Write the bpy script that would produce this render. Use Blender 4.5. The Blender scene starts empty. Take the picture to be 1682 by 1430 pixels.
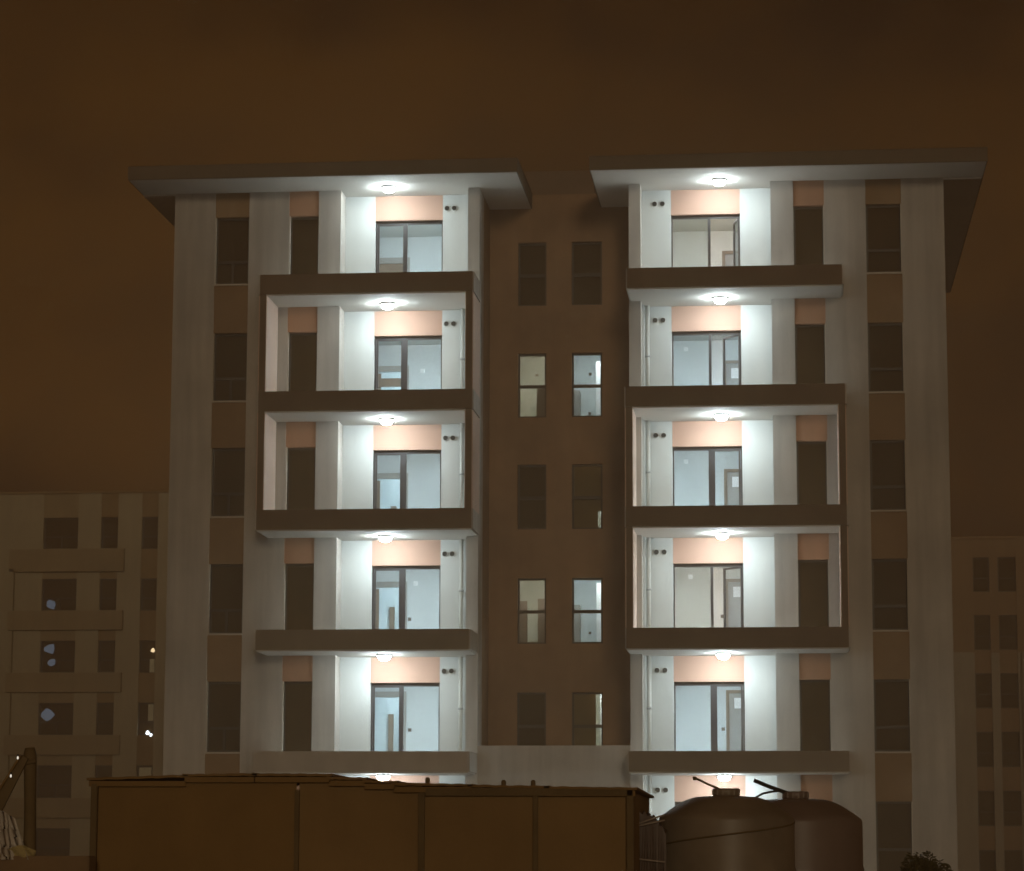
import bpy, bmesh, math, random
from mathutils import Vector, Matrix
random.seed(7)
S = bpy.context.scene
COL = S.collection

# ------------------------------------------------------------------ camera
cam_d = bpy.data.cameras.new('camera'); cam = bpy.data.objects.new('camera', cam_d); COL.objects.link(cam)
cam_d.sensor_fit = 'HORIZONTAL'; cam_d.sensor_width = 36.0; cam_d.lens = 4500 / 1682 * 36.0
cam_d.clip_start = 0.5; cam_d.clip_end = 6000
def cam_matrix(yaw=-.1016, pit=.1501, rol=-.0028):
    c, s = math.cos(yaw), math.sin(yaw); A = Matrix(((c, -s, 0), (s, c, 0), (0, 0, 1)))
    c, s = math.cos(pit), math.sin(pit); B = Matrix(((1, 0, 0), (0, c, s), (0, -s, c)))
    c, s = math.cos(rol), math.sin(rol); C = Matrix(((c, 0, -s), (0, 1, 0), (s, 0, c)))
    R = C @ B @ A                       # rows: right, forward, up
    r, f, u = R[0], R[1], R[2]
    return Matrix(((r[0], u[0], -f[0], 0.0), (r[1], u[1], -f[1], -67.0891), (r[2], u[2], -f[2], 1.6), (0, 0, 0, 1)))
cam.matrix_world = cam_matrix()
S.camera = cam

# ------------------------------------------------------------------ night sky, town glow, exposure
W = bpy.data.worlds.new('World'); S.world = W; W.use_nodes = True
nt = W.node_tree; nt.nodes.clear()
tc = nt.nodes.new('ShaderNodeTexCoord'); mp = nt.nodes.new('ShaderNodeMapping'); mp.inputs['Scale'].default_value = (6.0, 6.0, 9.0)
n1 = nt.nodes.new('ShaderNodeTexNoise'); n1.inputs['Scale'].default_value = 1.3; n1.inputs['Detail'].default_value = 5; n1.inputs['Roughness'].default_value = .55
cr = nt.nodes.new('ShaderNodeValToRGB')
cr.color_ramp.elements[0].position = .34; cr.color_ramp.elements[0].color = (.031, .0142, .0054, 1)
cr.color_ramp.elements[1].position = .66; cr.color_ramp.elements[1].color = (.069, .0295, .0066, 1)
bg = nt.nodes.new('ShaderNodeBackground'); bg.inputs['Strength'].default_value = 1.0
wo = nt.nodes.new('ShaderNodeOutputWorld')
L = nt.links.new
L(tc.outputs['Generated'], mp.inputs['Vector']); L(mp.outputs['Vector'], n1.inputs['Vector']); L(n1.outputs['Fac'], cr.inputs['Fac'])
sx = nt.nodes.new('ShaderNodeSeparateXYZ'); L(tc.outputs['Generated'], sx.inputs[0])
el = nt.nodes.new('ShaderNodeMapRange'); el.interpolation_type = 'SMOOTHSTEP'
el.inputs[1].default_value = 0.0; el.inputs[2].default_value = .42; el.inputs[3].default_value = 1.15; el.inputs[4].default_value = .55
L(sx.outputs['Z'], el.inputs[0]); sv = nt.nodes.new('ShaderNodeVectorMath'); sv.operation = 'SCALE'
L(cr.outputs['Color'], sv.inputs[0]); L(el.outputs[0], sv.inputs['Scale']); L(sv.outputs[0], bg.inputs['Color']); L(bg.outputs['Background'], wo.inputs['Surface'])

sd = bpy.data.lights.new('town_glow', 'SUN'); sd.energy = .41; sd.angle = math.radians(8); sd.color = (1.0, .80, .53)
so = bpy.data.objects.new('town_glow', sd); COL.objects.link(so)
so.rotation_euler = (math.radians(90 - 7), 0, math.radians(10.5))
S.view_settings.view_transform = 'Standard'; S.view_settings.look = 'None'
S.view_settings.exposure = 0; S.view_settings.gamma = 1; S.view_settings.use_curve_mapping = False
S.cycles.max_bounces = 8; S.cycles.diffuse_bounces = 4; S.cycles.transparent_max_bounces = 12
S.cycles.use_denoising = True; S.cycles.sample_clamp_indirect = 4; S.cycles.volume_bounces = 1; S.cycles.volume_step_rate = 4

# ------------------------------------------------------------------ materials
MATS = {}
def mat(name, col, rough=.8, var=.12, scale=1.2, bump=.0, bscale=40, streak=0.0, metal=0.0, spec=.4, fine=0.0):
    if name in MATS: return MATS[name]
    m = bpy.data.materials.new(name); m.use_nodes = True; t = m.node_tree; b = t.nodes['Principled BSDF']
    b.inputs['Roughness'].default_value = rough; b.inputs['Metallic'].default_value = metal; b.inputs['Specular IOR Level'].default_value = spec
    g = t.nodes.new('ShaderNodeNewGeometry')
    n = t.nodes.new('ShaderNodeTexNoise'); n.inputs['Scale'].default_value = scale; n.inputs['Detail'].default_value = 6; n.inputs['Roughness'].default_value = .6
    t.links.new(g.outputs['Position'], n.inputs['Vector'])
    mr = t.nodes.new('ShaderNodeMapRange'); mr.inputs[1].default_value = .3; mr.inputs[2].default_value = .7
    mr.inputs[3].default_value = 1 - var; mr.inputs[4].default_value = 1 + var * .6
    t.links.new(n.outputs['Fac'], mr.inputs[0])
    val = mr.outputs[0]
    if streak:
        mp = t.nodes.new('ShaderNodeMapping'); mp.inputs['Scale'].default_value = (3.5, 3.5, .25)
        t.links.new(g.outputs['Position'], mp.inputs['Vector'])
        n2 = t.nodes.new('ShaderNodeTexNoise'); n2.inputs['Scale'].default_value = 1.0; n2.inputs['Detail'].default_value = 5
        t.links.new(mp.outputs[0], n2.inputs['Vector'])
        m2 = t.nodes.new('ShaderNodeMapRange'); m2.inputs[1].default_value = .35; m2.inputs[2].default_value = .7
        m2.inputs[3].default_value = 1.0; m2.inputs[4].default_value = 1 - streak
        t.links.new(n2.outputs['Fac'], m2.inputs[0])
        mu = t.nodes.new('ShaderNodeMath'); mu.operation = 'MULTIPLY'; t.links.new(val, mu.inputs[0]); t.links.new(m2.outputs[0], mu.inputs[1]); val = mu.outputs[0]
    vm = t.nodes.new('ShaderNodeVectorMath'); vm.operation = 'SCALE'; vm.inputs[0].default_value = col
    t.links.new(val, vm.inputs['Scale']); t.links.new(vm.outputs[0], b.inputs['Base Color'])
    if bump:
        n3 = t.nodes.new('ShaderNodeTexNoise'); n3.inputs['Scale'].default_value = bscale; n3.inputs['Detail'].default_value = 4
        t.links.new(g.outputs['Position'], n3.inputs['Vector'])
        bp = t.nodes.new('ShaderNodeBump'); bp.inputs['Strength'].default_value = bump; bp.inputs['Distance'].default_value = .01
        t.links.new(n3.outputs['Fac'], bp.inputs['Height']); t.links.new(bp.outputs[0], b.inputs['Normal'])
    MATS[name] = m; return m
def emit(name, col, strength):
    if name in MATS: return MATS[name]
    m = bpy.data.materials.new(name); m.use_nodes = True; t = m.node_tree; t.nodes.clear()
    e = t.nodes.new('ShaderNodeEmission'); e.inputs[0].default_value = (*col, 1); e.inputs[1].default_value = strength
    o = t.nodes.new('ShaderNodeOutputMaterial'); t.links.new(e.outputs[0], o.inputs[0]); MATS[name] = m; return m
def glass(name, tint, refl=1.0):
    if name in MATS: return MATS[name]
    m = bpy.data.materials.new(name); m.use_nodes = True; t = m.node_tree; t.nodes.clear()
    tr = t.nodes.new('ShaderNodeBsdfTransparent'); tr.inputs[0].default_value = (*tint, 1)
    gl = t.nodes.new('ShaderNodeBsdfGlossy'); gl.inputs['Roughness'].default_value = .03; gl.inputs[0].default_value = (.8 * refl, .9 * refl, refl, 1)
    fr = t.nodes.new('ShaderNodeFresnel')
    ge = t.nodes.new('ShaderNodeNewGeometry'); ma = t.nodes.new('ShaderNodeMath'); ma.operation = 'MULTIPLY_ADD'   # same reflectance from both faces of the thin pane
    ma.inputs[1].default_value = 1 / 1.6 - 1.6; ma.inputs[2].default_value = 1.6
    t.links.new(ge.outputs['Backfacing'], ma.inputs[0]); t.links.new(ma.outputs[0], fr.inputs[0])
    mx = t.nodes.new('ShaderNodeMixShader'); o = t.nodes.new('ShaderNodeOutputMaterial')
    t.links.new(fr.outputs[0], mx.inputs[0]); t.links.new(tr.outputs[0], mx.inputs[1]); t.links.new(gl.outputs[0], mx.inputs[2]); t.links.new(mx.outputs[0], o.inputs[0])
    MATS[name] = m; return m

M_FAC = mat('facade_plaster', (.60, .56, .51), .9, .18, .5, .3, 45, .22)
M_WALLW = mat('balcony_plaster', (.70, .72, .70), .85, .07, .9, .2, 60, .06)
M_CEIL = mat('soffit_paint', (.72, .70, .66), .85, .05)
M_SALD = mat('salmon_paint_shaded', (.48, .27, .17), .85, .10, 1.1, .2, 60, .06)  # same salmon paint, darkened for the weaker light at the side openings
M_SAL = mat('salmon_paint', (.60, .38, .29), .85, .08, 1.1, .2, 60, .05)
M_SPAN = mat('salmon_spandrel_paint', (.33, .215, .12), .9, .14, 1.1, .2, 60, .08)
M_BROWN = mat('brown_render', (.38, .235, .135), .9, .22, .8, .3, 60, .10)
M_PARB = mat('brown_parapet_paint', (.21, .145, .10), .85, .16, 1.0, .2, 60, .08)
M_PARM = mat('parapet_mid', (.30, .25, .20), .85, .12, 1.0, .2, 60, .08)
M_PARG = mat('parapet_pale', (.58, .53, .48), .85, .12, 1.0, .2, 60, .10)
M_LIN = mat('cream_lining_paint', (.74, .56, .46), .85, .06)
M_ROOF = mat('roof_metal', (.22, .15, .10), .7, .15)
M_FASC = mat('fascia_paint', (.19, .15, .11), .8, .14, .8)
M_FRAME = mat('window_frame_paint', (.07, .055, .05), .5, .1)
M_DOORF = mat('anthracite_frame', (.035, .032, .036), .4, .1)
M_VEIL = mat('veil_brown', (.26, .155, .06), .8, .18, 1.6)  # brown that haze and sky reflection give dark panes, put into a colour
M_PIPE = mat('pipe_plastic', (.62, .62, .58), .5, .05)
M_BRKT = mat('pipe_bracket', (.35, .36, .36), .5, .05)
M_VENT = mat('vent_dark', (.03, .03, .03), .7, .1)
M_RINT = mat('room_paint_cool', (.56, .61, .62), .85, .05)
M_RINW = mat('room_paint_warm', (.56, .56, .51), .85, .05)
M_RDARK = mat('room_paint_olive', (.45, .44, .35), .85, .07)
M_TIMB = mat('interior_door_wood', (.15, .11, .08), .6, .15, 2)
M_CASE = mat('casing_grey', (.26, .26, .25), .6, .05)
M_WHITE = mat('white_plastic', (.85, .85, .85), .5, .02)
M_FLOOR = mat('floor_tile', (.45, .43, .40), .5, .1)
M_SILL = mat('pale_stone_sill', (.58, .53, .45), .7, .08)
M_GLS = glass('clear_glass', (.93, .97, .98))
M_GLD = glass('dark_glass', (.75, .75, .75))
M_LAMP = emit('lamp_diffuser', (.82, .96, 1.0), 285)
M_RLMP = emit('hidden_room_lamp_cool', (.88, .96, 1.0), 1000)
M_RLMW = emit('hidden_room_lamp_neutral', (.97, .98, 1.0), 850)
M_HLMP = emit('hall_lamp', (.75, .92, 1.0), 480)

# ------------------------------------------------------------------ object helpers
WLOC = {}
def props(o, label=None, cat=None, group=None, kind=None):
    if label: o['label'] = label
    if cat: o['category'] = cat
    if group: o['group'] = group
    if kind: o['kind'] = kind
    return o
def link(name, me, loc, parent=None, rot=None):
    o = bpy.data.objects.new(name, me); COL.objects.link(o)
    loc = Vector(loc); WLOC[o] = loc
    if parent is not None:
        o.parent = parent; o.location = loc - WLOC[parent]
    else: o.location = loc
    if rot: o.rotation_euler = rot
    return o
def empty(name, loc, label, cat, group=None):
    return props(link(name, None, loc), label, cat, group)
class MB:
    def __init__(s): s.v = []; s.f = []; s.mi = []; s.sm = []
    def box(s, x0, x1, y0, y1, z0, z1, m=0):
        if x0 > x1: x0, x1 = x1, x0
        b = len(s.v); s.v += [(x, y, z) for z in (z0, z1) for y in (y0, y1) for x in (x0, x1)]
        for q in ((0, 2, 3, 1), (4, 5, 7, 6), (0, 1, 5, 4), (1, 3, 7, 5), (3, 2, 6, 7), (2, 0, 4, 6)):
            s.f.append(tuple(b + i for i in q)); s.mi.append(m); s.sm.append(False)
        return s
    def face(s, pts, m=0):
        b = len(s.v); s.v += list(pts); s.f.append(tuple(range(b, b + len(pts)))); s.mi.append(m); s.sm.append(False); return s
    def tube(s, pts, r, n=10, m=0, caps=True):
        pts = [Vector(p) for p in pts]; rings = []
        for i, p in enumerate(pts):
            d = (pts[min(i + 1, len(pts) - 1)] - pts[max(i - 1, 0)]).normalized()
            a = d.orthogonal().normalized() if i == 0 else (rings_a - d * rings_a.dot(d)).normalized()
            rings_a = a; c = d.cross(a); b = len(s.v)
            rr = r[i] if isinstance(r, (list, tuple)) else r
            s.v += [tuple(p + (a * math.cos(2 * math.pi * k / n) + c * math.sin(2 * math.pi * k / n)) * rr) for k in range(n)]; rings.append(b)
        for i in range(len(rings) - 1):
            for k in range(n):
                s.f.append((rings[i] + k, rings[i] + (k + 1) % n, rings[i + 1] + (k + 1) % n, rings[i + 1] + k)); s.mi.append(m); s.sm.append(True)
        if caps:
            s.f.append(tuple(reversed(range(rings[0], rings[0] + n)))); s.mi.append(m); s.sm.append(False)
            s.f.append(tuple(range(rings[-1], rings[-1] + n))); s.mi.append(m); s.sm.append(False)
        return s
    def lathe(s, prof, n=32, m=0, c=(0, 0)):
        b0 = len(s.v)
        for r, z in prof:
            s.v += [(c[0] + r * math.cos(2 * math.pi * k / n), c[1] + r * math.sin(2 * math.pi * k / n), z) for k in range(n)]
        for i in range(len(prof) - 1):
            for k in range(n):
                a = b0 + i * n; s.f.append((a + k, a + (k + 1) % n, a + n + (k + 1) % n, a + n + k)); s.mi.append(m); s.sm.append(True)
        return s
    def mesh(s, name, mats, bevel=0):
        me = bpy.data.meshes.new(name); me.from_pydata(s.v, [], s.f)
        for mm in (mats if isinstance(mats, (list, tuple)) else [mats]): me.materials.append(mm)
        me.polygons.foreach_set('material_index', s.mi); me.polygons.foreach_set('use_smooth', s.sm)
        bm = bmesh.new(); bm.from_mesh(me)
        if bevel: bmesh.ops.bevel(bm, geom=bm.edges[:], offset=bevel, segments=2, affect='EDGES')
        bmesh.ops.recalc_face_normals(bm, faces=bm.faces); bm.to_mesh(me); bm.free()
        return me
def part(name, m, parent, x0, x1, y0, y1, z0, z1, label=None, bevel=0):
    """a box part given in world coordinates"""
    if x0 > x1: x0, x1 = x1, x0
    cx, cy = (x0 + x1) / 2, (y0 + y1) / 2
    me = MB().box(x0 - cx, x1 - cx, y0 - cy, y1 - cy, 0, z1 - z0).mesh(name, m, bevel)
    o = link(name, me, (cx, cy, z0), parent)
    if label: o['label'] = label
    return o
CACHE = {}
def cached(key, fn):
    if key not in CACHE: CACHE[key] = fn()
    return CACHE[key]

def window(parent, xc, y, z0, w, h, split=.46, fr=.055, veil=True, gm=None, rail=.07, fm=None, mull=False, name='window'):
    """framed two-light window, its frame is the part and its panes, sill and added veil panel are sub-parts; y = outer face of the frame"""
    fm = fm or M_FRAME; gm = gm or M_GLD; key = (round(w, 3), round(h, 3), split, fr, rail, fm.name, mull)
    hz = h * split
    def mk():
        b = MB().box(-w/2, -w/2+fr, 0, .06, 0, h).box(w/2-fr, w/2, 0, .06, 0, h).box(-w/2+fr, w/2-fr, 0, .06, 0, fr).box(-w/2+fr, w/2-fr, 0, .06, h-fr, h)
        b.box(-w/2+fr, w/2-fr, 0, .06, hz-rail/2, hz+rail/2)
        if mull: b.box(-.03, .03, 0, .06, fr, hz-rail/2)
        return b.mesh('window_frame', fm)
    o = link(name, cached(('wf',) + key, mk), (xc, y, z0), parent)
    for a, b_ in ((fr, hz - rail / 2), (hz + rail / 2, h - fr)):
        me = cached(('pane', round(w, 3), round(b_ - a, 3), gm.name, fr), lambda: MB().box(-w/2+fr, w/2-fr, .028, .034, 0, b_ - a).mesh('pane', gm))
        link('pane', me, (xc, y, z0 + a), o)
    if veil:
        me = cached(('veil', round(w, 3), round(h, 3)), lambda: MB().box(-w/2+.01, w/2-.01, .10, .112, .01, h-.01).mesh('veil_panel', M_VEIL))  # added panel, its brown imitates haze and reflected sky in the glass
        link('veil_panel', me, (xc, y, z0), o)
    return o

# ------------------------------------------------------------------ ground
def sheet(name, x0, x1, y0, y1, z, m, kind='structure'):
    return props(link(name, MB().face([(x0, y0, 0), (x1, y0, 0), (x1, y1, 0), (x0, y1, 0)]).mesh(name, m), (0, 0, z)), kind=kind)
M_GRD = mat('bare_earth', (.16, .115, .07), .95, .3, .5, .6, 12)
sheet('ground', -3000, 3000, -200, 5000, 0, M_GRD)
M_PAVE = mat('concrete_paving', (.30, .27, .23), .9, .15, 1.0, .3, 30)
sheet('pavement', -20, 8, -6, 1.4, .004, M_PAVE)

# ================================================================== MAIN BUILDING
B = empty('apartment_building', (-5.93, 4, 0), 'large pale apartment block with two wings of brightly lit balconies and a brown stair core', 'building')
YF, YB, YC = 1.5, 2.25, 4.0
SOF = [3.454 + 3.0 * k for k in range(5)] + [18.52]
WINGS = {'left': (-7.85, -1), 'right': (-4.0, 1)}
def X(w, s): return WINGS[w][0] + WINGS[w][1] * s
FRAMED = {'left': (3, 4), 'right': (2, 3)}
DS0, DS1, DSM = 1.05, 2.83, 2.03        # balcony door: inner edge, outer edge, mullion
lamp_spots = []
for w in ('left', 'right'):
    P = lambda name, m, s0, s1, y0, y1, z0, z1, label=None, parent=B: part(name, m, parent, X(w, s0), X(w, s1), y0, y1, z0, z1, label)
    top = SOF[5]
    P('pier', M_FAC, 0, .3, YF, YB + .25, 0, top)
    P('pier', M_FAC, 3.62, 4.2, YF, YB + .25, 0, top)
    P('pier', M_FAC, 4.98, 6.03, YF, YF + .25, 0, top)
    P('pier', M_FAC, 6.93, 8.0, YF, YF + .25, 0, top)
    P('side_wall', M_FAC, 7.75, 7.998, YF + .25, 15, 0, top)
    P('side_wall', M_BROWN, .002, .25, YB + .25, 15, 0, top)
    P('rear_wall', M_FAC, .002, 7.998, 15, 15.25, 0, top)
    P('balcony_wall', M_WALLW, .3, DS0, YB, YB + .25, 0, top)
    P('balcony_wall', M_WALLW, DS1, 3.62, YB, YB + .25, 0, top)
    for k in range(6):
        s = SOF[k]; below = SOF[k - 1] if k else .0 - .2
        fl = below + .2 if k else .15      # floor level of this storey
        head = s - .65
        # salmon panels above the openings
        P('lintel_panel', M_SAL, DS0, DS1, YB + .012, YB + .25, head, s)
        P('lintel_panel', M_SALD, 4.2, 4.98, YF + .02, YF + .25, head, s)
        # window column: spandrel
        wb = head - 1.82
        zlow = SOF[k - 1] - .65 if k else 0
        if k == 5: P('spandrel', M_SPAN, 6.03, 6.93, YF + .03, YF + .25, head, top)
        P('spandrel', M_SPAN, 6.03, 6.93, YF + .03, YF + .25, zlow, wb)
        ww = .90
        win = window(B, X(w, 6.48), YF + .16, wb + .04, ww - .004, 1.78, split=.34, mull=(w == 'left'))
        sl = part('window_sill', M_SILL, win, X(w, 6.035), X(w, 6.925), YF - .03, YF + .16, wb + .001, wb + .04)
        # pale reveal lining on the outer jamb
        part('reveal_trim', M_SILL, win, X(w, 6.905), X(w, 6.929), YF + .01, YF + .158, wb + .042, head - .002)
        # dark side door on the balcony
        d = window(B, X(w, 4.59), YF + .19, fl + .0, .776, head - fl, split=.02, rail=.03, name='side_door')
        part('reveal_trim', M_SILL, d, X(w, 4.955), X(w, 4.979), YF + .01, YF + .188, fl + .01, head - .002)
        # slab, parapet
        if k < 5:
            e0, e1 = (0.0, 5.40) if (k in FRAMED[w] or k + 1 in FRAMED[w]) else (.05, 5.37)
            pm = M_PARB  # lower parapets take paler colours
            if (w, k) == ('left', 0): pm = M_PARG
            if (w, k) in (('left', 1), ('right', 0)): pm = M_PARM
            bal = P('balcony_slab', M_CEIL, e0, e1, 0, YF - .002, s, s + .2)
            P('slab_infill', M_CEIL, .302, 3.618, YF - .002, YB - .002, s, s + .198, parent=bal)
            zt = s + .53
            P('parapet', pm, e0 - .004, e1 + .004, -.06, -.002, s + .035, zt + .004, parent=bal)
            P('parapet_core', M_CEIL, e0 + .12, e1 - .12, 0, .10, s + .2, zt, parent=bal)
            P('parapet_core', M_CEIL, e1 - .12, e1, 0, YF - .002, s + .2, zt, parent=bal)
            P('parapet_core', M_CEIL, e0, e0 + .12, 0, YF - .002, s + .2, zt, parent=bal)
            P('parapet_return', M_FAC, e1 + .002, e1 + .05, -.002, YF - .002, s + .035, zt + .002, parent=bal)
            P('parapet_return', M_FAC, e0 - .04, e0 - .002, -.002, YF - .002, s + .035, zt + .002, parent=bal)
        if k in FRAMED[w]:
            z0 = SOF[k - 1] + .534; z1 = s - .001
            for a, b_, lo, hi in ((0.0, .15, .152, .17), (5.25, 5.40, 5.23, 5.248)):
                sw = P('frame_wall', M_PARB, a, b_, -.055, YF - .003, z0, z1 + .03)
                P('frame_cladding', M_LIN, *((a - .03, a - .003) if a == 0 else (b_ + .003, b_ + .03)), -.04, YF - .004, z0 + .004, z1 - .002, parent=sw)
                P('frame_lining', M_LIN, lo, hi, -.05, YF - .004, z0 + .002, z1 - .002, parent=sw)
        # vents
        for sv in ((.75, .94) if w == 'left' else (.63, .83)):
            v = link('vent_cover', cached('vent', lambda: MB().tube([(0, -.02, 0), (0, .0, 0)], .062, 14).mesh('vent_cover', M_VENT)), (X(w, sv), YB, s - .36), B)
            link('vent_collar', cached('ventc', lambda: MB().lathe([(.062, 0), (.078, 0), (.078, .03), (.062, .03)], 16).mesh('vent_collar', M_PIPE)), (X(w, sv), YB, s - .36), v, rot=(math.pi / 2, 0, 0))
        # drain pipe
        if 0 < k < 5 or (k == 0 and w == 'right'):
            sp = .50 if w == 'left' else .44
            pp = link('drain_pipe', cached(('pipe', k == 0), lambda: MB().tube([(0, 0, 0), (0, 0, s - fl)], .055, 14).mesh('drain_pipe', M_PIPE)), (X(w, sp), YB - .12, fl), B)
            for zz in (1.45,):
                link('pipe_bracket', cached('brk', lambda: MB().tube([(0, 0, 0), (0, 0, .05)], .068, 14).box(-.02, .02, .05, .12, 0, .05).mesh('pipe_bracket', M_BRKT)), (X(w, sp), YB - .12, fl + zz), pp)
            P('shaft_casing', M_WALLW, .302, .36, YB - .30, YB - .002, fl, s)
        # balcony door with its panes
        y = YB + .12; cx = X(w, (DS0 + DS1) / 2); hw = (DS1 - DS0) / 2; sg = WINGS[w][1]; H = head - fl
        mx = (DSM - (DS0 + DS1) / 2) * sg
        thick = (w == 'left' and k in (2, 3, 4)) or (w == 'right' and k in (0, 1, 3))
        mw = .06 if thick else .035
        def mkdoor():
            f = .04
            b = MB().box(-hw, -hw + f, 0, .07, 0, H).box(hw - f, hw, 0, .07, 0, H).box(-hw + f, hw - f, 0, .07, H - .09, H).box(-hw + f, hw - f, 0, .07, 0, .06)
            b.box(mx - mw, mx + mw, -.01, .075, .06, H - .07)
            return b.mesh('balcony_door', M_DOORF)
        door = link('balcony_door', cached(('door', w, thick, round(H, 2)), mkdoor), (cx, y, fl), B)
        openang = {('right', 5): 78, ('right', 4): 52, ('right', 2): 48}.get((w, k))
        xs = sorted((mx, sg * hw)); xi = sorted((mx, -sg * hw))
        # fixed pane (inner half)
        a, b_ = xi; a += .05 if a < mx - .01 else mw; b_ -= mw if abs(b_ - mx) < .01 else .05
        if w == 'right' : pass
        link('pane', cached(('dp', w, thick, round(H, 2)), lambda: MB().box(a, b_, .03, .038, .06, H - .07).mesh('pane', M_GLS)), (cx, y, fl), door)
        # moving sash (outer half), hinged on the outer jamb
        sw_ = abs(sg * hw - mx) - .05 - mw
        def mksash():
            f = .045; b = MB(); x0, x1 = sorted((0, -sg * sw_))
            b.box(x0, x0 + f, .0, .05, 0, H - .13).box(x1 - f, x1, 0, .05, 0, H - .13).box(x0 + f, x1 - f, 0, .05, 0, f).box(x0 + f, x1 - f, 0, .05, H - .13 - f, H - .13)
            return b.mesh('sash', M_DOORF)
        hx = cx + sg * (hw - .05)
        sash = link('sash', cached(('sash', w, thick, round(H, 2)), mksash), (hx, y + .01, fl + .06), door)
        x0, x1 = sorted((0, -sg * sw_))
        gp = MB().box(x0 + .045, x1 - .045, .022, .03, .045, H - .175)
        pn = bpy.data.objects.new('sash_glass', None) if False else None
        gl = link('pane', cached(('sg', w, thick, round(H, 2)), lambda: gp.mesh('pane', M_GLS)), (hx, y + .01, fl + .06), door)
        if openang:
            for o in (sash, gl): o.rotation_euler = (0, 0, -math.radians(openang) * sg)
        # ----- lit room behind
        rm = M_RINW if (w == 'right' and k in (0, 2, 5)) else M_RINT
        r0, r1 = (.45, 3.75); yr0, yr1 = YB + .252, 7.0
        xa, xb = sorted((X(w, r0), X(w, r1)))
        ce = s - .02
        rb = MB()
        rb.box(xa - .1, xa, yr0, yr1, fl, ce).box(xb, xb + .1, yr0, yr1, fl, ce).box(xa - .1, xb + .1, yr0, yr1 + .1, ce, ce + .1)
        if w == 'left':
            dx0, dx1, dh = -11.42, -10.58, s - .76
        else:
            dx0, dx1, dh = -1.66, -.86, s - .68
        rb.box(xa - .1, dx0, yr1, yr1 + .1, fl, ce).box(dx1, xb + .1, yr1, yr1 + .1, fl, ce).box(dx0, dx1, yr1, yr1 + .1, dh, ce)
        rb.v = [(x - cx, yy - yr0, z - fl) for x, yy, z in rb.v]
        room = link('room', rb.mesh('room', rm), (cx, yr0, fl), B)
        part('room_floor', M_FLOOR, room, xa, xb, yr0, yr1, fl - .05, fl)
        f = .16 if w == 'left' else .09
        cm = M_CASE if w == 'left' else M_TIMB
        cz = MB().box(dx0 - f, dx0, 0, .02, 0, dh - fl + f).box(dx1, dx1 + f, 0, .02, 0, dh - fl + f).box(dx0, dx1, 0, .02, dh - fl, dh - fl + f)
        cz.v = [(x - cx, yy, z) for x, yy, z in cz.v]
        link('door_casing', cz.mesh('door_casing', cm), (cx, yr1 - .021, fl), room)
        if w == 'left' and k in (0, 1, 2, 3, 4):
            # open doorway to a bright hall
            hb = MB().box(dx0 - .8, dx0 - .7, yr1 + .1, 9.2, fl, ce).box(dx1 + .9, dx1 + 1.0, yr1 + .1, 9.2, fl, ce).box(dx0 - .8, dx1 + 1, 9.2, 9.3, fl, ce).box(dx0 - .8, dx1 + 1, yr1 + .1, 9.3, ce, ce + .1)
            hb.v = [(x - cx, yy - yr1, z - fl) for x, yy, z in hb.v]
            link('hallway', hb.mesh('hallway', M_RINT), (cx, yr1, fl), room)
            if k in (2, 3, 4):
                part('door_or_light_stand_in', M_TIMB, room, -11.40, -11.22, yr1 + .12, yr1 + .16, fl + .01, dh - .03)
            if k in (0, 1, 2):
                for (q0, q1, zz, mm) in ((-11.22, -11.08, .35, M_TIMB), (-10.86, -10.72, .55, M_TIMB)):
                    part('inner_door', mm, room, q0, q1, 9.10, 9.198, fl, dh - zz)
            if k == 4: part('door_transom', M_TIMB, room, dx0 + .002, dx1 - .002, yr1 + .03, yr1 + .06, dh - .42, dh - .18)
            if k == 3: part('inner_door', M_TIMB, room, -11.2, -11.05, 9.0, 9.198, fl, dh - .5)
            link('hall_lamp', cached('hl', lambda: MB().lathe([(0.0, -.05), (.11, -.05), (.13, 0), (0, 0)], 14).mesh('hall_lamp', M_HLMP)), (-10.4, 7.9, ce), room)
        else:
            part('inner_door', M_CASE if w == 'right' else M_TIMB, room, dx0 + .002, dx1 - .002, yr1 + .03, yr1 + .07, fl + .002, dh - .002)
            if w == 'right' and k < 5:
                part('door_glass', M_WHITE, room, dx0 + .13, dx0 + .36, yr1 + .018, yr1 + .03, dh - .40, dh - .12)
        # switches and plates seen on the far wall
        sw = {('left', 2): (-10.35, 7.82), ('left', 1): (-10.32, 4.81), ('right', 2): (-1.82, 7.85), ('right', 1): (-1.81, 4.82)}.get((w, k))
        if w == 'left': sw = {1: (-10.32, 4.81), 2: (-10.35, 7.82)}.get(k)
        else: sw = {1: (-1.83, 4.82), 2: (-1.83, 7.85)}.get(k)
        if sw: part('wall_socket', M_VENT, room, sw[0] - .045, sw[0] + .045, yr1 - .02, yr1 - .001, sw[1] - .045, sw[1] + .045)
        pl = {('right', 3): (-2.78, 12.08), ('right', 2): (-2.68, 8.93), ('left', 2): (-10.19, 8.8), ('right', 4): (-2.76, 15.2), ('left', 4): (-10.05, 14.7)}.get((w, k))
        if pl: part('wall_plate', M_WHITE, room, pl[0] - .06, pl[0] + .06, yr1 - .02, yr1 - .001, pl[1] - .06, pl[1] + .06)
        if k or w == 'right':
            link('hidden_room_lamp', cached(('rl', rm is M_RINW), lambda: MB().lathe([(0.0, -.05), (.16, -.05), (.18, 0), (0, 0)], 16).mesh('hidden_room_lamp', M_RLMW if rm is M_RINW else M_RLMP)), (cx, yr0 + .9, ce), room)  # unseen ceiling lamp added to brighten the room behind the door
        lamp_spots.append((w, k, X(w, 2.33), 1.22, s))
    # roof and eaves of the wing
    ex0, ex1 = (-1.10, 8.86) if w == 'left' else (-.87, 8.98)
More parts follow.
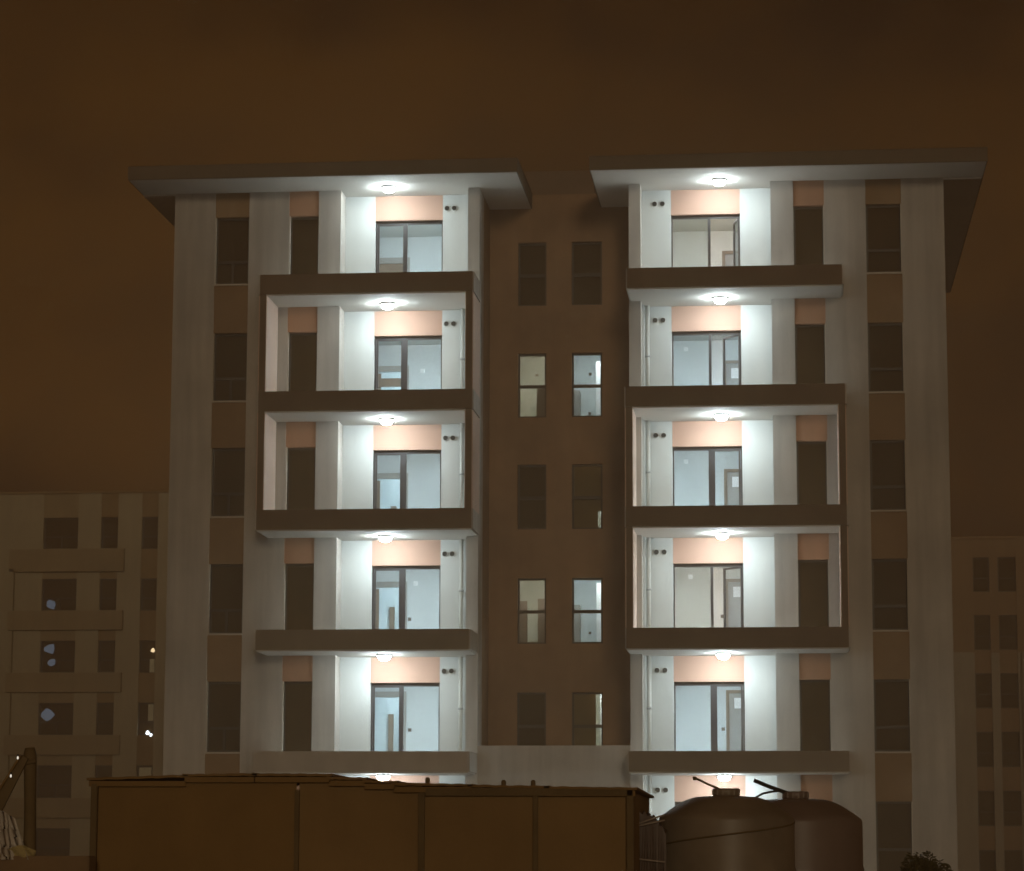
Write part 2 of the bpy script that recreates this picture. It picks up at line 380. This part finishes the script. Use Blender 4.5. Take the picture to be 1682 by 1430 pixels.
    rf = P('roof_slab', M_CEIL, ex0, ex1, 0, 16.2, top, top + .06)
    P('fascia', M_FASC, ex0 - .03, ex1 + .03, -.06, -.002, top + .012, top + .36, parent=rf)
    for a, b_ in ((ex0 - .03, ex0 - .002), (ex1 + .002, ex1 + .03)):
        P('side_fascia', M_FASC, a, b_, -.002, 16.2, top + .012, top + .36, parent=rf)
    P('soffit_beam', M_CEIL, 8.002, ex1 - .02, YF, YF + .25, top - .05, top - .002, parent=rf)
    hx0, hx1 = X(w, ex0), X(w, ex1); x0, x1 = min(hx0, hx1), max(hx0, hx1); zr = top + .365
    rb = MB(); R0 = [(x0 - .05, -.08, zr), (x1 + .05, -.08, zr), (x1 + .05, 16.3, zr), (x0 - .05, 16.3, zr)]; rx0, rx1 = (x0 + 4.2, x1 - 4.2)
    T0 = [(rx0, 6.5, zr + 1.1), (rx1, 6.5, zr + 1.1), (rx1, 9.5, zr + 1.1), (rx0, 9.5, zr + 1.1)]
    for i in range(4): rb.face([R0[i], R0[(i + 1) % 4], T0[(i + 1) % 4], T0[i]])
    rb.face(T0); rb.face(R0[::-1])
    ccx = (x0 + x1) / 2
    rb.v = [(a - ccx, b_, c - zr) for a, b_, c in rb.v]
    link('roof', rb.mesh('roof', M_ROOF), (ccx, 0, zr), B)

# stair core between the wings
xl, xr = -7.848, -4.002
cw = [(-6.99 - .0, -6.2), (-5.66, -4.87)]
cw = [(-7.10, -6.34), (-5.67, -4.86)]
part('core_wall', M_BROWN, B, xl, cw[0][0], YC, YC + .25, 0, 18.9)
part('core_wall', M_BROWN, B, cw[0][1], cw[1][0], YC, YC + .25, 0, 18.9)
part('core_wall', M_BROWN, B, cw[1][1], xr, YC, YC + .25, 0, 18.9)
part('core_roof', M_ROOF, B, xl, xr, YC + .252, 15, 18.7, 18.88)
part('stair_tower', M_ROOF, B, -7.5, -5.35, 8, 12, 18.89, 20.55)
tops = [2.65, 5.65, 8.63, 11.63, 14.60, 17.60]
for k, zt in enumerate(tops):
    zb = zt - 1.72
    for j, (a, b_) in enumerate(cw):
        zlow = tops[k - 1] if k else 0
        part('core_spandrel', M_BROWN, B, a, b_, YC + .004, YC + .25, zlow, zb)
        if k == 5: part('core_spandrel', M_BROWN, B, a, b_, YC + .004, YC + .25, zt, 18.9)
        lit = k in (2, 4) or (j == 1 and k in (1, 3))
        o = window(B, (a + b_) / 2, YC + .12, zb, b_ - a - .004, zt - zb, split=.49, veil=not lit, gm=M_GLS if lit else M_GLD, fr=.05, rail=.085)
        if lit:
            # the room behind
            cx = (a + b_) / 2; xa, xb = cx - .62, cx + .68; y0, y1 = YC + .252, 6.3; fl, ce = zb - .6, zt + .42
            m = M_RDARK if j == 0 else M_RINT
            if k in (1, 3): m = M_RDARK
            rb = MB().box(xa - .1, xa, y0, y1, fl, ce).box(xb, xb + .1, y0, y1, fl, ce).box(xa - .1, xb + .1, y1, y1 + .1, fl, ce).box(xa - .1, xb + .1, y0, y1 + .1, ce, ce + .1).box(xa - .1, xb + .1, y0, y1 + .1, fl - .1, fl)
            rb.v = [(x - cx, yy - y0, z - fl) for x, yy, z in rb.v]
            room = link('room', rb.mesh('room', m), (cx, y0, fl), B)
            lm = emit('hidden_core_lamp_cool', (.90, .98, .96), 160) if j else emit('hidden_core_lamp_dim', (1.0, 1.0, .96), 150.0)
            link('hidden_room_lamp', cached(('cl', j), lambda: MB().lathe([(0.0, -.05), (.13, -.05), (.15, 0), (0, 0)], 14).mesh('hidden_room_lamp', lm)), (cx + .1, y0 + .35, ce), room)
            if j == 1 and k in (2, 4):
                part('door_or_light_stand_in', M_WHITE, room, cx + .16, cx + .40, 5.2, 5.24, fl, ce - .45)  # white panel painting the brighter light of the room beyond the doorway
                part('door_edge', M_CASE, room, cx + .42, cx + .45, 5.15, 5.2, fl, ce - .75)
                part('wall_socket', M_VENT, room, cx - .12, cx - .04, y1 - .02, y1 - .001, zb + (1.50 if k == 4 else .98), zb + (1.58 if k == 4 else 1.06))
                part('wall_socket', M_VENT, room, cx - .13, cx - .06, y1 - .02, y1 - .001, zb + .42, zb + .49)
                part('cupboard', M_CASE, room, cx - .6, cx - .27, 5.0, 5.4, fl, zb + (.88 if k == 4 else 1.1))
            if j == 0 and k == 2:
                part('stair_parapet', M_TIMB, room, cx - .6, cx - .20, 4.9, 5.0, fl, zb + 1.2)
                part('stair_parapet', M_TIMB, room, cx + .08, cx + .6, 4.9, 5.0, fl, zb + 1.26)
            if j == 0 and k == 4:
                part('stair_parapet', M_TIMB, room, cx + .07, cx + .6, 4.6, 4.7, fl, zb + .92)
                part('wall_socket', M_TIMB, room, cx - .12, cx - .04, y1 - .02, y1 - .001, zb + 1.5, zb + 1.56)
            if k == 1:
                part('added_veil_screen', M_VEIL, room, a - .05, cx + .20, YC + .30, YC + .34, zb - .1, zt + .1)
                part('door_or_light_stand_in', M_WHITE, room, cx + .26, cx + .5, 5.2, 5.24, fl, ce - .3)  # white panel in place of the lit hallway's bright strip
            if k == 3:
                part('added_veil_screen', M_VEIL, room, a - .05, b_ - .14, YC + .30, YC + .34, zb - .1, zt + .1)
                part('added_veil_screen', M_VEIL, room, b_ - .139, b_ + .04, YC + .30, YC + .34, zb + .5, zt + .1)
                part('door_or_light_stand_in', M_WHITE, room, cx + .26, cx + .5, 5.2, 5.24, fl, ce - .3)  # white panel imitating a sliver of the lit hallway
part('entrance_block', M_FAC, B, xl + .004, xr - .004, YF + .03, YC - .003, 0, 4.18)

# ------------------------------------------------------------------ balcony ceiling lamps (things of their own)
ORD = {5: 'top', 4: 'second', 3: 'third', 2: 'fourth', 1: 'fifth', 0: 'lowest'}
dif = MB().lathe([(.15, -.028), (.152, -.060), (.14, -.105), (.10, -.140), (.05, -.155), (.0005, -.16)], 24).mesh('diffuser', M_LAMP)
bas = MB().lathe([(.0005, 0), (.185, 0), (.19, -.02), (.19, -.045), (.175, -.045), (.165, -.03), (.0005, -.03)], 24).mesh('lamp_base', M_WHITE)
for w, k, lx, ly, lz in lamp_spots:
    t = empty('ceiling_lamp', (lx, ly, lz - .001), f"lit round ceiling lamp over the {ORD[k]} balcony {'down ' if k < 5 and k else ''}of the {w} wing", 'lamp', 'round lamps on the balcony ceilings')
    link('lamp_base', bas, (lx, ly, lz - .001), t); link('diffuser', dif, (lx, ly, lz - .001), t)

# ================================================================== NEIGHBOUR, LEFT
M_NL = mat('yellow_plaster', (.44, .35, .21), .9, .12, .5, .2, 40, .1)
M_NLS = mat('ochre_spandrel', (.38, .27, .14), .9, .12, .5, .2, 40, .1)
M_NLP = mat('pale_pilaster', (.52, .46, .32), .9, .10, .5, .2, 40, .1)
NL = empty('apartment_building', (-35, 66, 0), 'dim ochre apartment block behind the left end of the main block', 'building')
yl = 64.0
cols = [(-46.6, -44.9), (-42.6, -41.7), (-40.1, -39.2), (-36.55, -34.80), (-33.66, -32.80), (-31.62, -30.80)]
edges = [-48.0] + [v for c in cols for v in c] + [-28.6]
for i in range(0, len(edges), 2):
    a, b_ = edges[i], edges[i + 1]
    part('pier', M_NLP if i >= 6 else M_NL, NL, a, b_, yl, yl + .3, 0, 18.9)
part('body', M_NL, NL, -47.99, -28.61, yl + .5, yl + 14, 0, 18.6)
part('roof_edge', M_NLS, NL, -48.1, -28.5, yl - .12, yl + 14.1, 18.9, 19.0)
for k in range(6):
    zt = 17.72 - 3.03 * k; zb = zt - 1.58
    for ci, (a, b_) in enumerate(cols):
        zz = 18.9 if k == 0 else zt + 3.03 - 1.58
        part('spandrel', M_NLS if ci in (4, 5, 1, 2) else M_NL, NL, a, b_, yl + .05, yl + .3, zt, zz)
        window(NL, (a + b_) / 2, yl + .2, zb, b_ - a - .004, zt - zb, split=.4, fr=.08, mull=(ci in (0, 3)))
        if k == 5: part('spandrel', M_NLS, NL, a, b_, yl + .05, yl + .3, 0, zb)
for k in range(5):
    zt = 16.14 - 3.03 * k
    bs = part('balcony_slab', M_NL, NL, -38.15, -32.42, yl - .3, yl - .002, zt - 1.12 if k < 1 else zt - .95, zt)
    if k > 0:
        part('balcony_side', M_NLP, bs, -38.15, -37.9, yl - .3, yl - .004, zt + .002, zt + 2.05)
# bluish reflections painted as glowing patches, and small lamps in the narrow windows
rf_b = emit('far_reflection_blue', (.42, .52, .66), .22); lm_w = emit('far_lamp_white', (.85, .95, 1.0), 5.0); lm_y = emit('far_lamp_warm', (1.0, .75, .42), 1.6)
def blob(r, m): return MB().lathe([(.0005, -r * .6), (r * .5, -r * .5), (r * .8, -.1 * r), (r * .6, .5 * r), (r * .3, r), (.0005, r * 1.05)], 9).mesh('emitter', m)
far = [(-36.12, 13.45, .36, rf_b, 'glowing patch for a bluish reflection in the second-row wide window of the left block'),
       (-36.08, 11.25, .34, rf_b, 'upper glowing patch for a bluish reflection in the third-row wide window of the left block'),
       (-35.98, 10.62, .28, rf_b, 'lower glowing patch for a bluish reflection in the third-row wide window of the left block'),
       (-36.10, 8.05, .38, rf_b, 'glowing patch for a bluish reflection in the fourth-row wide window of the left block'),
       (-31.12, 7.15, .12, lm_w, 'white lamp shining in the fourth-row narrow window beside the main block'),
       (-30.95, 7.02, .11, lm_w, 'second white lamp shining right beside its twin in the same narrow window'),
       (-30.95, 11.15, .13, lm_y, 'warm lamp glowing in the third-row narrow window beside the main block')]
for x, z, r, m, lab in far:
    t = empty('window_glow', (x, yl + .12, z), lab, 'lamp', 'small lamps and painted reflections in the windows of the left block')
    if m is rf_b:                        # uneven glowing patch imitating a bluish reflection in the pane
        q = [(r * math.cos(a) * random.uniform(.55, 1.0), r * math.sin(a) * random.uniform(.5, .95)) for a in [k * 2 * math.pi / 7 for k in range(7)]]
        bb = MB().face([(u, -.03, v) for u, v in q]).face([(u, .03, v) for u, v in q][::-1])
        for k in range(7):
            (u0, v0), (u1, v1) = q[k], q[(k + 1) % 7]; bb.face([(u0, -.03, v0), (u1, -.03, v1), (u1, .03, v1), (u0, .03, v0)])
        link('emitter', bb.mesh('emitter', m), (x, yl + .12, z), t)
    else: link('emitter', blob(r, m), (x, yl + .12, z), t)
    part('glow_stem', M_VENT, t, x - .015, x + .015, yl + .11, yl + .14, z + r, z + r + .12)
M_CURT = mat('pale_curtain', (.8, .8, .62), .8, .06)
part('curtain', M_CURT, NL, -31.12, -30.86, yl + .13, yl + .16, 7.75, 8.55)
part('curtain', M_CURT, NL, -31.5, -30.9, yl + .13, yl + .16, 4.9, 5.5)
part('curtain', M_CURT, NL, -31.1, -30.86, yl + .13, yl + .16, 10.1, 10.75)

# ================================================================== NEIGHBOUR, RIGHT
M_NRD = mat('brown_wall_render', (.40, .28, .17), .9, .12, .5, .2, 40, .1)
M_NRL = mat('grey_pier_render', (.50, .46, .38), .9, .10, .5, .2, 40, .1)
NR = empty('apartment_building', (14, 77, 0), 'dim brown apartment block with pale piers behind the right end of the main block', 'building')
yr = 75.0
cols = [(9.36, 10.20), (10.62, 11.55), (13.6, 14.5), (14.9, 15.8), (18.2, 19.1)]
edges = [4.0] + [v for c in cols for v in c] + [22.0]
for i in range(0, len(edges), 2):
    a, b_ = edges[i], edges[i + 1]
    part('pier', M_NRD, NR, a, b_, yr, yr + .3, 11.64, 17.5); part('pier', M_NRL, NR, a, b_, yr - .05, yr + .3, 0, 11.64)
part('body', M_NRD, NR, 4.01, 21.99, yr + .5, yr + 14, 0, 17.3)
part('roof_edge', M_NRD, NR, 3.9, 22.1, yr - .1, yr + 14.1, 17.5, 17.62)
part('buttress', M_NRL, NR, 8.15, 9.22, yr - .35, yr - .052, 0, 11.66)
part('buttress', M_NRL, NR, 11.72, 13.3, yr - .35, yr - .052, 0, 11.66)
for k in range(6):
    zt = 16.56 - 2.98 * k; zb = zt - 1.79
    for ci, (a, b_) in enumerate(cols):
        part('spandrel', M_NRD, NR, a, b_, yr + .05, yr + .3, zt, 17.5 if k == 0 else zt + 2.98 - 1.79)
        window(NR, (a + b_) / 2, yr + .2, zb, b_ - a - .004, zt - zb, split=.4, fr=.07)

# ================================================================== FOREGROUND: SHED
M_SHED = mat('rusty_sheet', (.30, .185, .075), .8, .18, .8, .4, 25, .04, spec=.2)
M_SHED2 = mat('rusty_sheet_dark', (.27, .16, .057), .8, .18, .8, .4, 25, .04, spec=.2)
M_POST = mat('dark_timber', (.19, .13, .06), .8, .2, 3, .5, 30, .1, spec=.2)
SH = empty('shed', (-3.95, -42, 0), 'long low brown sheet-metal shed in front of the main block', 'shed')
pj = [-6.42, -4.53, -3.37, -2.33, -1.48]
def corr(x0, x1, z0, z1, y, amp, pitch, m, name):
    b = MB(); n = int((x1 - x0) / pitch * 4); xc = (x0 + x1) / 2
    for i in range(n):
        xa = x0 + (x1 - x0) * i / n; xb = x0 + (x1 - x0) * (i + 1) / n
        ya = amp * (1, 1, -1, -1)[i % 4]; yb = amp * (1, 1, -1, -1)[(i + 1) % 4]
        b.face([(xa - xc, ya, 0), (xb - xc, yb, 0), (xb - xc, yb, z1 - z0), (xa - xc, ya, z1 - z0)])
    me = b.mesh(name, m); o = link(name, me, (xc, y, z0), SH); return o
for i in range(4):
    corr(pj[i] + .012, pj[i + 1] - .012, .02, 2.13 if i > 1 else 2.205, -42.0 + .012 * (i % 2), .0016, .30, M_SHED if i != 0 else M_SHED2, 'wall_panel')
    if i: part('batten', M_POST, SH, pj[i] - .022 - (.012 if i == 2 else 0), pj[i] + .022, -42.045, -42.0 - .006, .02, 2.14, bevel=.004)
part('corner_post', M_POST, SH, -6.46, -6.40, -42.06, -41.99, 0, 2.2, bevel=.006)
part('corner_post', M_POST, SH, -1.50, -1.435, -42.06, -41.99, 0, 2.16, bevel=.006)
part('side_panel', M_SHED, SH, -1.46, -1.44, -41.98, -39.2, 0, 2.12); part('side_panel', M_SHED2, SH, -6.44, -6.42, -41.98, -39.2, 0, 2.18)
part('rear_panel', M_SHED, SH, -6.42, -1.46, -39.2, -39.17, 0, 2.12)
part('head_rail', M_POST, SH, -3.34, -1.44, -42.06, -42.02, 2.085, 2.16, bevel=.005)
# roof sheets, each a slightly tilted ribbed sheet that overlaps the next
rs = [(-6.50, -5.55, 2.225, 2.255), (-5.6, -4.9, 2.262, 2.268), (-4.95, -4.2, 2.268, 2.262), (-4.25, -3.88, 2.236, 2.230), (-3.92, -3.6, 2.206, 2.200), (-3.65, -2.9, 2.180, 2.172), (-2.95, -2.2, 2.165, 2.155), (-2.25, -1.40, 2.152, 2.140)]
for i, (a, b_, za, zb) in enumerate(rs):
    b = MB(); n = 20; cx = (a + b_) / 2; th = .018
    up = []; 
    for j in range(n + 1):
        x = a + (b_ - a) * j / n; z = za + (zb - za) * j / n + (.002 if j % 4 < 2 else -.002) + random.uniform(-.0015, .0015)
        up.append((x - cx, z - za))
    for j in range(n):
        (xa, z0), (xb, z1) = up[j], up[j + 1]; sl = -.02
        p = [(xa, -.07, z0), (xb, -.07, z1), (xb, 2.95, z1 + sl), (xa, 2.95, z0 + sl)]
        q = [(x, y, z + th + .004) for x, y, z in p]
        b.face(q); b.face(p[::-1]); b.face([p[0], p[1], q[1], q[0]]); b.face([p[2], p[3], q[3], q[2]])
        if j == 0: b.face([p[3], p[0], q[0], q[3]])
        if j == n - 1: b.face([p[1], p[2], q[2], q[1]])
    part('verge_board', M_SHED2, SH, a + .02, b_ - .02, -42.058, -42.045, min(za, zb) - .055, min(za, zb) - .006)
    link('roof_sheet', b.mesh('roof_sheet', M_SHED2), (cx, -42, za), SH)
for x, z in ((-3.32, 2.222), (-2.35, 2.20), (-2.62, 2.2)):
    link('roof_bolt', MB().lathe([(.022, -.02), (.022, .018), (.010, .03), (.0005, .032)], 10).mesh('roof_bolt', M_POST), (x, -42.05, z), SH)

# ------------------------------------------------------------------ water tanks
M_TANK = mat('tank_plastic', (.27, .21, .15), .42, .25, 2.0, .08, 30, .08, spec=.5)
M_TANK2 = mat('tank_plastic_plum', (.23, .165, .135), .42, .12, 2.0, .08, 30, .08, spec=.5)
def tank(cx, cy, r, m, label, dz=0.0):
    t = empty('water_tank', (cx, cy, 0), label, 'water tank', 'water tanks beside the shed')
    prof = [(.0005, .02), (r * .97, .02), (r, .06)]
    for z in (.5, .95, 1.4): prof += [(r, z - .05), (r * 1.015, z - .02), (r * 1.015, z + .02), (r, z + .05)]
    zs = 1.90 + dz
    prof += [(r, zs - .02), (r * .985, zs + .015)]
    for i in range(1, 9):
        a = i / 8; rr = r * (.985 - .63 * a) ; prof.append((rr, zs + .015 + .20 * math.sin(a * math.pi / 2) ** 1.0))
    zt = zs + .215
    prof += [(r * .24, zt + .006), (.0005, zt + .008)]
    link('tank_body', MB().lathe(prof, 56).mesh('tank_body', m), (cx, cy, 0), t)
    lid = MB().lathe([(.125, zt - .02), (.125, zt + .01), (.132, zt + .012), (.132, zt + .07), (.12, zt + .078), (.0005, zt + .08)], 28)
    for k in range(14):
        a = 2 * math.pi * k / 14; lid.box(.130 * math.cos(a) - .006, .130 * math.cos(a) + .006, .130 * math.sin(a) - .006, .130 * math.sin(a) + .006, zt + .014, zt + .066)
    link('tank_lid', lid.mesh('tank_lid', m), (cx, cy, 0), t)
    return t, zt
t1, z1 = tank(-.64, -40.3, .655, M_TANK, 'brown plastic water tank with the paler lid, nearer of the two', .0)
t2, z2 = tank(.03, -38.9, .67, M_TANK2, 'plum-brown plastic water tank behind and right of the nearer one', .0)
link('inlet_pipe', MB().tube([(-.28, 0, .17), (-.17, .0, .115), (-.06, 0, .07), (0, 0, .02)], .011, 8).tube([(-.30, 0, .155), (-.30, 0, .19)], .018, 8).mesh('inlet_pipe', M_POST), (-.64, -40.35, z1), t1)
link('inlet_pipe', MB().tube([(-.42, 0, .19), (-.25, 0, .12), (-.08, 0, .06), (.0, 0, .03)], .020, 10).tube([(-.16, -.02, .085), (-.24, -.04, .075), (-.33, -.06, .055), (-.40, -.1, .015)], .011, 8).mesh('inlet_pipe', M_VENT), (.03, -38.95, z2), t2)
rp = link('tie_rope', MB().tube([(-.655 * math.cos(a), -.675 * math.sin(a), 1.62 + .28 * a / 3.14 * .9) for a in [i * math.pi / 24 for i in range(0, 25)]], .008, 6).mesh('tie_rope', M_POST), (-.64, -40.3, 0), t1)

# wrapped bale between shed and tank
M_BALE = mat('dark_tarpaulin', (.12, .08, .06), .5, .2, 3, .4, 20)
BL = empty('covered_pallet', (-1.1, -40.6, 0), 'dark tarpaulin-covered stack with pale straps squeezed between shed and water tank', 'covered pallet')
b = MB(); n = 18
for i in range(n):
    for j in range(8):
        def pt(i, j):
            x = -.36 + .27 * i / n; y = -.4 + .8 * j / 8
            return (x, y, 1.955 + .018 * math.sin(i * 1.7 + j) + .012 * math.sin(j * 2.3) - .0006 * i * i)
        b.face([pt(i, j), pt(i + 1, j), pt(i + 1, j + 1), pt(i, j + 1)])
for i in range(n):
    def fr(i, z, k): return (-.36 + .27 * i / n, -.4 + .03 * math.sin(i * 1.3 + k), z)
    zs_ = [1.955 + .018 * math.sin(i * 1.7) - .0006 * i * i, 1.955 + .018 * math.sin((i + 1) * 1.7) - .0006 * (i + 1) ** 2]
    b.face([(-.36 + .27 * i / n, -.4, zs_[0]), (-.36 + .27 * (i + 1) / n, -.4, zs_[1]), fr(i + 1, 1.2, 1), fr(i, 1.2, 1)])
    b.face([fr(i, 1.2, 1), fr(i + 1, 1.2, 1), fr(i + 1, .02, 3), fr(i, .02, 3)])
link('cover', b.mesh('cover', M_BALE), (-1.1, -40.6, 0), BL)
M_STRAP = mat('pale_strap', (.42, .34, .28), .6, .1)
for za, zb in ((1.84, 1.93), (1.82, 1.88), (1.52, 1.49)):
    link('strap', MB().tube([(-.37, -.44, za), (-.24, -.45, (za + zb) / 2), (-.1, -.45, zb)], .009, 6).mesh('strap', M_STRAP), (-1.1, -40.6, 0), BL)

# ------------------------------------------------------------------ shrub at the lower right
M_LEAF = mat('dark_leaf', (.09, .075, .025), .6, .3, 6)
SB = empty('shrub', (1.47, -35, 0), 'dark rounded shrub top poking up at the lower right', 'shrub')
link('stem', MB().tube([(0, 0, 0), (.02, 0, .5), (0, .02, 1.2)], [.03, .025, .012], 8).tube([(0, 0, .5), (.1, .05, 1.15)], [.018, .008], 6).tube([(0, 0, .6), (-.12, -.03, 1.15)], [.018, .008], 6).mesh('stem', M_POST), (1.47, -35, 0), SB)
b = MB()
for i in range(7000):
    a = random.uniform(0, 6.283); u = random.uniform(-1, 1); rr = random.uniform(.25, 1) ** .4
    bumpy = 1 + .16 * math.sin(a * 3 + u * 4) + .1 * math.sin(a * 7 - u * 5)
    c = Vector((.31 * rr * bumpy * math.sqrt(1 - u * u) * math.cos(a), .31 * rr * bumpy * math.sqrt(1 - u * u) * math.sin(a), 1.17 + .36 * rr * u * bumpy))
    d = Vector((random.gauss(0, 1), random.gauss(0, 1), random.gauss(0, .6))).normalized(); e = d.orthogonal().normalized(); l = random.uniform(.024, .042)
    b.face([tuple(c - d * l), tuple(c + e * l * .4), tuple(c + d * l), tuple(c - e * l * .4)])
fo = link('foliage', b.mesh('foliage', M_LEAF), (1.47, -35, 0), SB); fo['kind'] = 'stuff'

# ------------------------------------------------------------------ left foreground: low wall, post, leaning board, tarpaulin
LW = part('low_wall', mat('old_concrete', (.28, .18, .095), .9, .2, 1.5, .6, 18, .1), None, -10.5, -6.32, -42.6, -42.35, 0, 1.535, bevel=.01)
props(LW, 'low dark wall running left from the shed under the tarpaulin', 'wall')
PO = empty('timber_post', (-6.99, -42.2, 0), 'upright dark timber post behind the low wall', 'post')
link('shaft', MB().tube([(-.05, 0, 0), (-.02, .0, 1.5), (-.03, 0, 2.0), (-.045, 0, 2.46), (-.05, 0, 2.52)], [.065, .06, .055, .06, .045], 10).mesh('shaft', M_POST), (-6.96, -42.2, 0), PO)
link('cross_tie', MB().tube([(-.14, -.05, 2.36), (.03, -.06, 2.40)], .02, 8).mesh('cross_tie', M_POST), (-6.96, -42.2, 0), PO)
BD = empty('leaning_board', (-7.3, -42.3, 0), 'dark board leaning left against the timber post', 'board')
b = MB(); th = .03
p0 = Vector((-7.52, 0, 1.60)); p1 = Vector((-7.04, 0, 2.44)); nn = Vector((-(p1 - p0).z, 0, (p1 - p0).x)).normalized()
A = [p0 - nn * .11, p0 + nn * .09, p1 + nn * .02, p1 - nn * .05]
q = [(v.x + 7.3, 0, v.z) for v in A]; q2 = [(x, th, z) for x, _, z in q]
b.face(q); b.face(q2[::-1])
for i in range(4): b.face([q[i], q[(i + 1) % 4], q2[(i + 1) % 4], q2[i]])
link('board', b.mesh('board', M_POST), (-7.3, -42.3, 0), BD)
b = MB().tube([(-.45, -.03, 1.35), (-.02, -.03, 2.02), (.245, -.03, 2.45)], .012, 8)
link('edge_batten', b.mesh('edge_batten', M_SHED2), (-7.3, -42.3, 0), BD)
for x, z, lab in ((-7.075, 2.425, 'upper glint painted as a glowing bead on the leaning board'), (-7.135, 2.26, 'lower glint painted as a glowing bead on the leaning board')):
    t = empty('glint_bead', (x, -42.36, z), lab, 'emitter', 'painted glints on the leaning board')  # small glowing bead imitating a reflection on the tube
    link('emitter', MB().lathe([(.0005, -.018), (.008, -.010), (.008, .006), (.0005, .014)], 10).mesh('emitter', emit('glint_glow', (1, .9, .75), .9)), (x, -42.36, z), t)
    link('bead_cap', MB().lathe([(.008, .014), (.010, .03), (.0005, .032)], 8).mesh('bead_cap', M_VENT), (x, -42.36, z), t)
M_TARP = mat('pale_plastic_sheet', (.62, .55, .47), .35, .22, 5, .5, 12, spec=.6)
b = MB(); nx, nz = 34, 16
def tp(i, j):
    u, v = i / nx, j / nz                        # u across, v down
    x = -7.75 + .84 * u * (1 - .34 * (1 - v)) + .10 * (1 - v); z = 2.02 - .14 * abs(1 - 1.25 * u) - (.42 * v)
    z = (1 - v) * (1.76 + .20 * math.sin(u * 2.6)) + v * 1.50
    y = .05 * math.sin(u * 21 + v * 1.5) * (.4 + v) + .03 * math.sin(u * 47 + v * 3) - .12 * v
    return (x + 7.3, y, z)
for i in range(nx):
    for j in range(nz):
        b.face([tp(i, j), tp(i + 1, j), tp(i + 1, j + 1), tp(i, j + 1)]); b.sm[-1] = True
me = b.mesh('tarpaulin', M_TARP)
bm = bmesh.new(); bm.from_mesh(me); bmesh.ops.remove_doubles(bm, verts=bm.verts, dist=1e-5); bm.to_mesh(me); bm.free()
TP = link('tarpaulin', me, (-7.26, -42.46, 0)); props(TP, 'crumpled pale plastic sheet draped behind the low wall under the leaning board', 'tarpaulin')
M_SACK = mat('yellowed_sheet', (.50, .40, .18), .6, .2, 5, .4, 14)
b = MB()
for i in range(14):
    for j in range(5):
        f_ = lambda i, j: (-.22 + .32 * i / 14, -.02 + .015 * math.sin(i * 1.1 + j), 1.52 + (.02 + .09 * math.sin(min(1, i / 9) * 1.57) * (1 if i < 9 else 1 - (i - 9) / 9)) * j / 5)
        b.face([f_(i, j), f_(i + 1, j), f_(i + 1, j + 1), f_(i, j + 1)])
        g_ = lambda i, j: (f_(i, j)[0], f_(i, j)[1] + .05, f_(i, j)[2])
        b.face([g_(i, j), g_(i, j + 1), g_(i + 1, j + 1), g_(i + 1, j)])
b.box(-.2, .09, -.01, .03, 1.537, 1.55)
sk = link('sack', b.mesh('sack', M_SACK), (-6.93, -42.57, 0)); props(sk, 'small yellowish sack lying on the low wall at the foot of the post', 'sack')

# ------------------------------------------------------------------ night haze: one even box of air round everything
hm = bpy.data.materials.new('haze_air'); hm.use_nodes = True; t = hm.node_tree; t.nodes.clear()
pv = t.nodes.new('ShaderNodeVolumePrincipled'); pv.inputs['Color'].default_value = (.96, .75, .50, 1); pv.inputs['Density'].default_value = .0045; pv.inputs['Anisotropy'].default_value = .35
o_ = t.nodes.new('ShaderNodeOutputMaterial'); t.links.new(pv.outputs[0], o_.inputs['Volume'])
hz = link('haze', MB().box(-75, 55, -80, 100, -1, 21.6).mesh('haze', hm), (0, 0, 0)); hz['kind'] = 'stuff'
